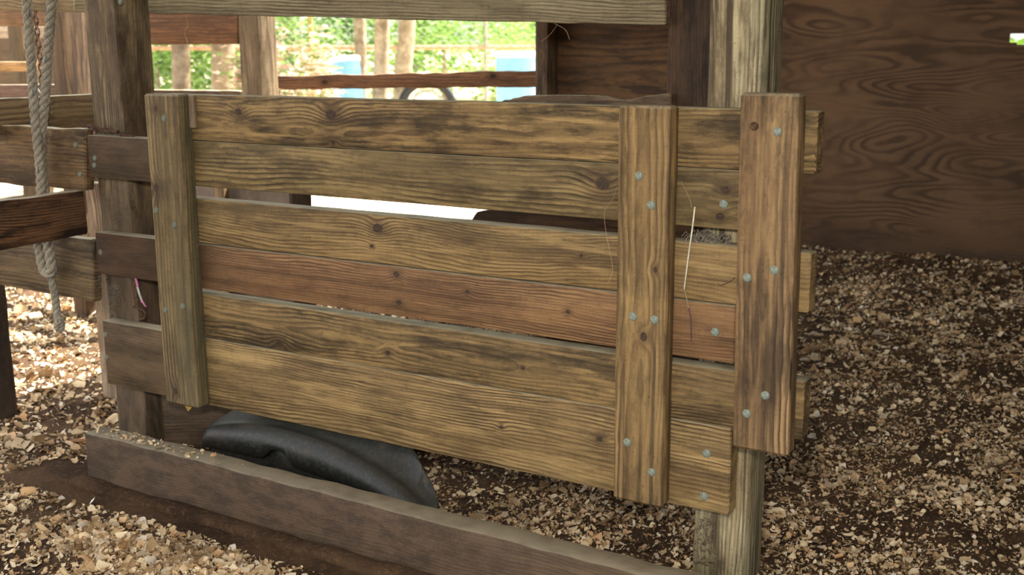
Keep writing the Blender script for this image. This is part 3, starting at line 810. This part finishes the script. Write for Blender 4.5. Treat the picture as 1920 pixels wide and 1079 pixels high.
strand_rope(RP([(46,-160),(49,-60),(50,0),(56,80),(62,170),(68,240),(74,300),(77,345),(76,375),(75,400)]), Rr, 'left_strand')
strand_rope(RP([(110,-160),(102,-60),(97,0),(90,90),(86,160),(80,225),(77,280),(80,330),(84,362),(84,400)],-.04), Rr, 'right_strand', phase0=1.7)
strand_rope(RP([(75,395),(72,440),(74,470),(80,500),(88,514),(97,508),(95,490),(90,460),(88,425)], -.055), Rr*1.05, 'loop', phase0=.6)
strand_rope(RP([(88,500,-.03),(95,520,-.03),(102,548,-.03),(106,580,-.03),(110,606,-.03)]), Rr*.86, 'tail', .06)
strand_rope(RP([(105,592,-.04),(116,606,-.035),(113,620,-.03),(106,610,-.045),(112,600,-.05)]), Rr*.7, 'end_knot', .05)
# fuzz on the right strand edge
V = []; F = []
for i in range(160):
    tpx = random.choice([0, 1]); y = random.uniform(0, 350)
    cx_ = (50+(77-50)*y/350) if tpx == 0 else (97+(79-97)*min(1, y/300))
    p = onY(cx_+11+random.uniform(-2, 1), y, -.06); q_ = p+Vector((random.uniform(.001, .008), random.uniform(-.004, .004), random.uniform(-.006, .006)))
    tube_geo([p-rope.location, (p+q_)/2-rope.location+Vector((0,0,.002)), q_-rope.location], .0004, 3, V, F)
link('stray_fibres', V, F, rm, rope, Matrix.Translation(rope.location))['kind'] = 'stuff'

# ------------------------------------------------------------------ chain
chain = empty('chain', onY(70, 22, .8), 'rusty chain with a hook hanging behind the two rope strands', 'chain')
cp = catmull([onY(66,14,.8), onY(68,40,.8), onY(72,80,.8), onY(75,110,.8), onY(78,140,.8), onY(78,160,.8)], 10)
S = [0]
for a, b in zip(cp, cp[1:]): S.append(S[-1]+(b-a).length)
pitch_ = .0262; nl = int(S[-1]/pitch_)
def linkgeo():
    pts = []
    for k in range(25):
        a = 2*math.pi*k/24; x = math.cos(a)*.0095; z = math.sin(a)*.0095 + (.0085 if math.sin(a) > 0 else -.0085)
        pts.append((x, 0, z))
    return tube_geo(pts, .0032, 6, cap=False)
lv, lf = linkgeo(); link0 = None
for i in range(nl+1):
    s = i*pitch_; k = max(j for j in range(len(S)) if S[j] <= s+1e-9); k = min(k, len(cp)-2)
    p = cp[k].lerp(cp[k+1], (s-S[k])/max(1e-9, S[k+1]-S[k]))
    mb = Matrix.Translation(p-Vector(chain.location)) @ Matrix.Rotation(math.radians(30) + (math.pi/2 if i % 2 else 0), 4, 'Z')
    if link0 is None:
        link0 = link('link', lv, lf, rust2, chain, angle=80); link0.matrix_basis = mb
    else:
        c = link0.copy(); c.parent = chain; COL.objects.link(c); c.matrix_basis = mb
tube('hook', catmull([onY(78,158,.8), onY(70,163,.8), onY(72,170,.8), onY(80,178,.8), onY(84,172,.8)], 6), .004, grey_steel, chain)

# ------------------------------------------------------------------ small things on the gate
straw = simple('dry_straw', (232,220,190), .6, 0, .15, 80)
purple = simple('purple_twine', (92,58,92), .7, 0, .2, 80)
st = empty('straw_stalk', onY(1303, 388, -.012), 'long pale straw hanging between the two right battens with a purple tip', 'straw')
tube('stalk', catmull([onY(1303,388,-.012), onY(1298,430,-.016), onY(1291,480,-.016), onY(1283,542,-.012)], 6), .0019, straw, st, 6)
tube('lower_stalk', [onY(1283,542,-.012), onY(1287,558,-.010), onY(1291,578,-.008)], [.0016,.0014,.0012], simple('tan_straw', (186,160,120), .7), st, 6)
tube('purple_tip', catmull([onY(1291,578,-.008), onY(1295,600,-.008), onY(1296,640,-.006)], 5), [.0011]*11, purple, st, 6)
def hair(l, Y, name, label, r=.00045, m=None):
    o = tube(name, catmull([onY(a, b, Y) for a, b in l], 6), r, m or simple('tan_twine_fibre', (206,170,130), .8), None, 5)
    tag(o, label, 'fibre')
hair([(1157,350),(1150,372),(1138,388),(1133,402),(1137,440),(1147,490),(1148,510),(1141,530)], -.008, 'twine_fibre', 'fine curved hair like fibre hanging left of the fence batten')
hair([(1277,340),(1286,358),(1294,376),(1297,390)], -.008, 'twine_fibre', 'short tan fibre above the long pale straw')
hair([(1378,520),(1370,527),(1352,535),(1345,531)], -.006, 'twig', 'little brown twig stuck beside the right gate batten', .001, simple('brown_twig', (108,80,60), .8))
hair([(350,32),(352,50),(345,60),(352,82),(346,60)], .18, 'twine_fibre', 'thin fibre dangling under the top rail over the reddish board')
hair([(1040,44),(1060,56),(1068,74)], .75, 'twine_fibre', 'tuft of hay hanging under the top rail near the brown panel', .0007)
hair([(1044,48),(1030,66),(1014,78)], .75, 'twine_fibre', 'thin hay stem hanging left under the top rail by the brown panel', .0006)
hair([(204,1010),(212,1030),(222,1052)], -.75, 'twig', 'dark twig lying in the front heap of shavings', .0018, bpy.data.materials['brown_twig'])
for a_, b_, lbl in (((600,560),(640,600),''),):
    pass
for (xa, ya, xb, yb, lbl) in ((1500,755,1575,725,'thin dark stick lying on the shavings right of the gate'),(1515,790,1562,835,'thin stem on the stall floor right of the post foot'),(1840,880,1900,870,'yellowish stem on the stall floor near the right edge')):
    p = onZ(xa, ya+200 if ya < 800 and xa < 1510 else ya, GZ+.01); q_ = onZ(xb, yb+200 if xa < 1510 and ya < 800 else yb, GZ+.02)
    tag(tube('stick', [p, (p+q_)/2+Vector((.01,.01,.006)), q_], .0025, bpy.data.materials['brown_twig'], None, 5), lbl, 'stick')
# leaf under left batten
lf_ = simple('yellow_leaf', (190,150,60), .7)
p = onY(352, 764, -.02)
lo = link('dry_leaf', [(-.022,0,.012),(.0,.004,.010),(.024,0,.008),(.004,-.003,-.014),(-.012,.002,-.004),(.014,.002,-.002)], [(0,1,4),(1,5,4),(1,2,5),(4,5,3)], lf_, None, Matrix.Translation(p), angle=180)
tag(lo, 'yellow dry leaf caught under the left gate batten', 'leaf')
# rusty latch with pink tape on the left post
lat = empty('rusty_latch', onY(250, 520, .03), 'rusty hasp with pink and white tape on the worn left post between the rails', 'latch')
def ribbon(pts, w, name, mat, parent, th=.002):
    V = []; F = []; o0 = Vector(parent.location)
    for i, p in enumerate(pts):
        for dx, dy in ((-w/2, 0), (w/2, 0), (w/2, th), (-w/2, th)):
            V.append(p + Vector((dx, dy, 0)) - o0)
    for i in range(len(pts)-1):
        for k in range(4):
            a = i*4+k; b = i*4+(k+1) % 4; F.append((a, b, b+4, a+4))
    F.append((3,2,1,0)); n = (len(pts)-1)*4; F.append((n, n+1, n+2, n+3))
    return link(name, V, F, mat, parent, Matrix.Translation(o0))
ribbon([onY(249,520,.034), onY(252,545,.03), onY(256,575,.033)], .020, 'hasp_plate', rust, lat, .004)
tube('hook', catmull([onY(250,576,.028), onY(262,580,.024), onY(272,586,.022), onY(271,597,.024), onY(262,599,.026)], 5), .0035, rust, lat)
pinkm = simple('pink_tape', (226,130,180), .5); whitem = simple('white_tape', (200,200,188), .5)
ribbon([onY(253,520,.022), onY(256,530,.020), onY(258,540,.022)], .009, 'pink_tape', pinkm, lat)
ribbon([onY(257,538,.022), onY(261,552,.018), onY(267,568,.020)], .010, 'white_tape', whitem, lat)
ribbon([onY(265,562,.019), onY(269,570,.017), onY(273,576,.020)], .008, 'pink_tape', pinkm, lat)
# cobwebs
webm = simple('dusty_cobweb', (140,128,112), .95, 0, .2, 60)
def web(name, spots, Y, label, n=60, r=.0003):
    V = []; F = []
    for i in range(n):
        (x0, y0, x1, y1) = random.choice(spots)
        pts = []
        p = Vector((random.uniform(x0, x1), random.uniform(y0, y1)))
        for k in range(5):
            pts.append(onY(p.x, p.y, Y+random.uniform(-.012, .012))); p += Vector((random.uniform(-9, 9), random.uniform(-6, 12)))
        tube_geo(catmull(pts, 3), r, 3, V, F)
    o = link(name, V, F, webm); tag(o, label, 'cobweb', kind='stuff')
web('cobweb', [(182,510,215,540),(200,530,222,556),(198,555,206,585)], .015, 'grey dusty cobweb hanging under the dark rail on the worn left post', 120)
web('cobweb', [(212,345,222,400),(218,360,226,410),(238,345,248,400)], .03, 'tattered cobweb strings on the worn left post below the upper rail', 50)
web('hay_litter', [(1284,438,1372,444),(1300,436,1340,446)], .02, 'bits of old hay and cobweb stuffed in the gap between the right battens', 90, .0011)
web('cobweb', [(368,400,376,460),(380,600,388,640)], -.01, 'wisps of web along the right edge of the left gate batten', 30, .0004)
# nest mud at top of stub
barkm = simple('torn_bark', (92,66,48), .95, 0, .5, 60, (52,38,28), .6)
V = []; F = []
tube_geo(catmull([onY(150,224,.0), onY(158,236,-.006), onY(178,238,-.004), onY(195,246,.0), onY(222,247,.004)], 6), [.004+.006*abs(mn.noise(Vector((i*.6,1,2)))) for i in range(25)], 7, V, F)
tube_geo(catmull([onY(170,244,.02), onY(200,243,.02), onY(228,252,.02), onY(262,262,.02)], 6), [.006+.004*mn.noise(Vector((i*.7,5,2))) for i in range(19)], 7, V, F)
tag(link('bark_strip', V, F, barkm), 'torn strip of reddish bark lying on the rail end at the worn left post', 'bark')
# dried splash of debris on post foot
deb = simple('dusty_debris', (110,90,76), .95, 0, .3, 90, (80,62,52), .6)
V = []; F = []
for i in range(90):
    p = onY(random.uniform(1300,1342), random.uniform(968,1060), .036)
    q_ = p+Vector((random.uniform(-.012,.012), random.uniform(-.004,.0), random.uniform(-.014,.006)))
    tube_geo([p, (p+q_)/2+Vector((.002,-.002,0)), q_], random.uniform(.0006,.0016), 4, V, F)
tag(link('dust_web', V, F, deb), 'clot of dusty fibres on the foot of the right post under the bottom rail', 'cobweb', kind='stuff')

# ------------------------------------------------------------------ the yard: fence, tubs, trees
def at(px, py, d):       # point at distance d along the ground direction
    r_ = ray(px, py); h = math.hypot(r_.x, r_.y); return CAM + r_*(d/h)
def yz(y): return GZ-.01+min(.62, max(0, (y-5.2)*.055))
def leafmat(name, cols):
    t = NT(name); r_ = t.island()
    col = t.ramp(r_, [(i/(len(cols)-1), lin(c)) for i, c in enumerate(cols)])
    t.put(t.b.inputs['Base Color'], col); t.b.inputs['Roughness'].default_value = .6
    tr = t.n.new('ShaderNodeBsdfTranslucent'); t.put(tr.inputs[0], col)
    mx = t.n.new('ShaderNodeMixShader'); mx.inputs[0].default_value = .45
    t.t.links.new(t.b.outputs[0], mx.inputs[1]); t.t.links.new(tr.outputs[0], mx.inputs[2]); t.t.links.new(mx.outputs[0], t.out.inputs[0])
    return t.m
greens = leafmat('fresh_leaves', [(104,150,60),(150,190,90),(124,168,72),(178,206,124),(84,130,54)])
darkgr = leafmat('dark_leaves', [(64,110,50),(96,146,66),(76,122,54),(130,170,90)])
pinkl = leafmat('blossom_leaves', [(236,206,196),(110,150,66),(244,224,214),(226,180,170),(140,170,90)])
def leafmesh(name, n, rx, ry, rz, s, blobs=14, seed=0, low=-1.0):
    rr = random.Random(seed); V = []; F = []
    bl = [(rr.uniform(-1,1)*rx*.7, rr.uniform(-1,1)*ry*.7, rr.uniform(low,1)*rz*.75, rr.uniform(.3,.55)) for _ in range(blobs)]
    for i in range(n):
        bx, by, bz, br = rr.choice(bl)
        v = Vector((rr.gauss(0,1), rr.gauss(0,1), rr.gauss(0,1))).normalized()*(rr.random()**.4)*br
        c = Vector((bx+v.x*rx, by+v.y*ry, bz+v.z*rz))
        q = Matrix.Rotation(rr.uniform(0,6.28),3,'Z') @ Matrix.Rotation(rr.gauss(.4,.6),3,'X')
        L = s*rr.uniform(.6,1.3); W = L*.45; b = len(V)
        for p in ((-L/2,0,0),(-L*.1,-W/2,.1*W),(L/2,0,-.08*L),(-L*.1,W/2,.1*W),(-L*.05,0,-.05*L)):
            V.append(tuple(c + q @ Vector(p)))
        F += [(b,b+1,b+4),(b+1,b+2,b+4),(b+2,b+3,b+4),(b+3,b,b+4)]
    me = bpy.data.meshes.new(name); me.from_pydata(V, [], F); me.update(); return me
barkt = simple('pale_bark', (176,160,138), .9, 0, .35, 9, (120,104,86), .5)
def tree(px, d, w, h, mat, label, cat, group, seed, trunk=None, n=4500, leaf=.11, zc=None, ry=None):
    g = at(px, 120, d); z0 = yz(g.y)
    root = empty('tree' if trunk else 'shrub', (g.x, g.y, z0), label, cat, group or ('trees in the yard' if trunk else 'yard hedge bushes'))
    me = leafmesh('foliage', n, w, ry or w*.7, h, leaf, seed=seed); me.materials.append(mat)
    o = bpy.data.objects.new('foliage', me); COL.objects.link(o); o.parent = root; o.location = (0, 0, (zc if zc is not None else h*.85))
    if trunk:
        for k, (ox, rad_) in enumerate(trunk):
            pts = [Vector((ox, 0, -.15)), Vector((ox*1.1, .02, .5)), Vector((ox*1.3+.05, .05, 1.6)), Vector((ox*1.6, .1, 3.2)), Vector((ox*2, .1, 4.5))]
            v, f = tube_geo(catmull(pts, 4), [rad_*(1.25 if i < 2 else 1-.02*i) for i in range(17)], 12)
            link('trunk', v, f, barkt, root, Matrix.Translation(root.location), angle=80)
    else:
        pts = [Vector((0, 0, -.1)), Vector((.03, 0, .4)), Vector((0, .05, .9))]
        v, f = tube_geo(pts, [.05, .04, .02], 8); link('stem', v, f, barkt, root, Matrix.Translation(root.location), angle=80)
    return root
grp = None
tree(328, 11.5, 1.9, 1.3, greens, 'leafy tree with a rough trunk in the opening left of the grey brown post', 'tree', grp, 1, [(0, .10)], zc=3.2)
tree(408, 12, 1.9, 1.3, greens, 'tree with a broad pale trunk just left of the grey brown post', 'tree', grp, 2, [(0, .135)], zc=3.2)
tree(706, 15, 1.8, 1.6, darkgr, 'cluster of pale trunks right of the tilted small blue tub', 'tree', grp, 3, [(-.26, .09), (.02, .11), (.33, .12)], zc=4.2)
tree(520, 11, .62, .85, pinkl, 'shrub with pale pink blossom right of the grey brown post', 'shrub', grp, 4, n=3800, leaf=.08)
tree(600, 19, 1.6, 1.9, darkgr, 'dark green bush behind the tilted small blue tub', 'shrub', grp, 5, n=5200)
tree(830, 18, 1.7, 1.9, greens, 'bright green bush behind the old wheel', 'shrub', grp, 6, n=5200)
tree(960, 19, 1.6, 1.9, greens, 'bright green bush behind the wide blue tub', 'shrub', grp, 7, n=5200)
tree(290, 17, 1.3, 1.9, greens, 'bright green bush beside the worn left post', 'shrub', grp, 8, n=5200)
tree(365, 18.5, 1.3, 1.9, darkgr, 'green bush seen between the two separate trunks', 'shrub', grp, 9, n=5200)
tree(440, 17, 1.0, 1.9, greens, 'green bush peeping between the broad pale trunk and the grey brown post', 'shrub', grp, 10, n=5200)
tree(740, 22, 1.9, 2.3, greens, 'light green bush behind the cluster of pale trunks', 'shrub', grp, 12, n=5200)
tree(500, 22, 2.2, 2.6, greens, 'tall green bush far behind the blossom shrub', 'shrub', grp, 13, n=6000)
tree(1100, 24, 3.2, 3.0, darkgr, 'large dark green bush at the right end of the yard hedge', 'shrub', grp, 14, n=6000, leaf=.14)
# distant tree line, closing the view
for i, (px, lbl) in enumerate(((300,'far hedge tree behind the rough trunk'),(540,'far hedge tree behind the blossom shrub'),(780,'far hedge tree behind the old tyre'),(1010,'far hedge tree behind the wide blue tub'))):
    tree(px, 33, 2.0, 3.4, greens if i % 2 else darkgr, lbl, 'tree', 'far hedge trees', 20+i, [(0, .2)], n=9000, leaf=.2, zc=3.0)
# hedge trees beyond the right hand wall hole
tree(1910, 9.5, 1.6, 1.4, greens, 'green bush glimpsed through the small hole in the plywood wall', 'shrub', None, 31, n=3500)

# wire fence
fm = simple('fence_steel', (170,170,160), .5, .4, .2, 30); ym = simple('faded_yellow_post', (186,170,104), .7)
g1 = at(200, 120, 15.8); g2 = at(1100, 120, 16.6)
dirv = (g2-g1); dirv.z = 0; LEN = dirv.length; dirv.normalize()
fe = empty('wire_fence', (g1.x, g1.y, yz(g1.y)), 'wire mesh yard fence with thin steel posts in front of the bushes', 'fence')
for px, m_ in ((585, ym), (751, fm), (911, fm), (340, fm)):
    # where the view direction meets the fence line
    r_ = ray(px, 120); A = np.array([[r_.x, -dirv.x], [r_.y, -dirv.y]]); s_ = np.linalg.solve(A, np.array([g1.x-CAM.x, g1.y-CAM.y]))
    p = CAM + r_*s_[0]
    tube('post', [Vector((p.x, p.y, yz(p.y)-.2)), Vector((p.x, p.y, 2.2))], .035 if m_ is ym else .026, m_, fe, 8)
za = at(265, 90, 15.8).z
tube('top_rail', [Vector((g1.x, g1.y, za)), Vector((g2.x, g2.y, za-.03))], .03, simple('pinkish_rail', (200,160,130), .8), fe, 8)
V = []; F = []
o0 = Vector(fe.location); hgt = 2.1
k = -hgt
while k < LEN:
    for sgn in (1, -1):
        a = k; b = k+hgt
        a0, b0 = max(0, a), min(LEN, b)
        if b0 <= a0: continue
        za_, zb_ = (a0-a, b0-a) if sgn == 1 else (hgt-(a0-a), hgt-(b0-a))
        tube_geo([dirv*a0+Vector((0,0,za_)), dirv*b0+Vector((0,0,zb_))], .0022, 3, V, F, cap=False)
    k += .11
link('wire_mesh', V, F, fm, fe, Matrix.Translation(o0))['kind'] = 'stuff'

def tub(px, top_py, d, wpx, tilt, label, hgt=.9):
    c = at(px, top_py, d); R_ = wpx/2/FPX*d
    z0 = yz(c.y)
    root = empty('blue_tub', (c.x, c.y, z0), label, 'tub', 'blue tubs in the yard')
    bl = simple('blue_plastic', (128,186,230), .4, 0, .1, 8); wh = simple('white_plastic', (236,238,240), .4, 0, .05, 8)
    H_ = c.z - z0; S_ = 40
    def lathe(prof, name, mat, M=None):
        V = []; F = []
        for (r_, z_) in prof:
            for k in range(S_):
                a = 2*math.pi*k/S_; V.append((r_*math.cos(a), r_*math.sin(a), z_))
        for i in range(len(prof)-1):
            for k in range(S_):
                a = i*S_+k; b = i*S_+(k+1) % S_; F.append((a, b, b+S_, a+S_))
        return link(name, V, F, mat, root, Matrix.Translation(root.location) @ (M or Matrix()), angle=50)
    Mt = Matrix.Translation((0,0,H_)) @ Matrix.Rotation(tilt, 4, Vector(RT)) @ Matrix.Rotation(tilt, 4, Vector(FW)) @ Matrix.Translation((0,0,-H_))
    lathe([(0.01,.02),(R_*.80,.0),(R_*.84,.03),(R_*.92,H_*.5),(R_*.96,H_*.72),(R_*.97,H_*.74),(R_*.95,H_*.76),(R_*.95,H_-.05)], 'tub_body', bl, Mt)
    lathe([(R_*.95,H_-.06),(R_*1.0,H_-.055),(R_*1.02,H_-.03),(R_*1.0,H_),(R_*.94,H_+.004),(R_*.90,H_-.01),(R_*.88,H_*.5),(R_*.78,.04),(0.01,.04)], 'tub_rim', wh, Mt)
tub(970, 97, 13.5, 84, 0, 'wide blue tub with a white rim left of the brown plywood panel')
tub(645, 108, 14.5, 58, -.12, 'small tilted blue tub with a white rim left of the pale trunks')
# old wheel / tyre cart
ty = empty('old_tyre', at(800, 125, 14.5), 'black tyre standing by the fence between the pale trunks and the wide tub', 'tyre')
tz = yz(ty.location.y); ty.location.z = tz
tpts = [Vector((math.cos(a)*.32*RT.x, math.cos(a)*.32*RT.y, .38+math.sin(a)*.32)) for a in [2*math.pi*k/36 for k in range(37)]]
v, f = tube_geo(tpts, .055, 10, cap=False); link('tyre_ring', v, f, simple('tyre_rubber', (44,46,48), .7), ty, Matrix.Translation(ty.location), angle=80)
v, f = tube_geo([Vector((math.cos(a)*.2*RT.x, math.cos(a)*.2*RT.y, .38+math.sin(a)*.2)) for a in [2*math.pi*k/24 for k in range(25)]], .03, 8, cap=False)
link('wheel_rim', v, f, whitem, ty, Matrix.Translation(ty.location), angle=80)

# ------------------------------------------------------------------ light
W = bpy.data.worlds.new('world'); SC.world = W; W.use_nodes = True
wn = W.node_tree.nodes; wl_ = W.node_tree.links; wn.clear()
bg = wn.new('ShaderNodeBackground'); wo = wn.new('ShaderNodeOutputWorld'); sky = wn.new('ShaderNodeTexSky')
sky.sky_type = 'NISHITA'; sky.sun_disc = False; sky.sun_elevation = math.radians(58); sky.sun_rotation = math.radians(10)
sky.air_density = 1.2; sky.dust_density = 2.5; sky.ozone_density = 1.0
hs = wn.new('ShaderNodeHueSaturation'); hs.inputs['Saturation'].default_value = .12
wl_.new(sky.outputs[0], hs.inputs['Color']); wl_.new(hs.outputs[0], bg.inputs[0]); bg.inputs[1].default_value = .5; wl_.new(bg.outputs[0], wo.inputs[0])
sun = bpy.data.lights.new('sun', 'SUN'); sun.energy = 26; sun.angle = math.radians(.6); sun.color = (1, .95, .86)
so = bpy.data.objects.new('sun', sun); COL.objects.link(so)
so.rotation_euler = Vector((.25, .55, 1.0)).to_track_quat('Z', 'Y').to_euler(); so.location = (0, 0, 20)
fl_ = bpy.data.lights.new('camera_flash', 'AREA'); fl_.energy = 55; fl_.size = .16; fl_.color = (1, .96, .88)
fo = bpy.data.objects.new('camera_flash', fl_); COL.objects.link(fo)
fo.location = CAM + UP*.30 - RT*.12 - FW*.05
fo.rotation_euler = (-(onY(900, 560, 0)-fo.location)).to_track_quat('Z', 'Y').to_euler()

SC.view_settings.view_transform = 'Standard'; SC.view_settings.look = 'None'
SC.view_settings.exposure = 0.06; SC.view_settings.gamma = 1
SC.view_settings.use_curve_mapping = False
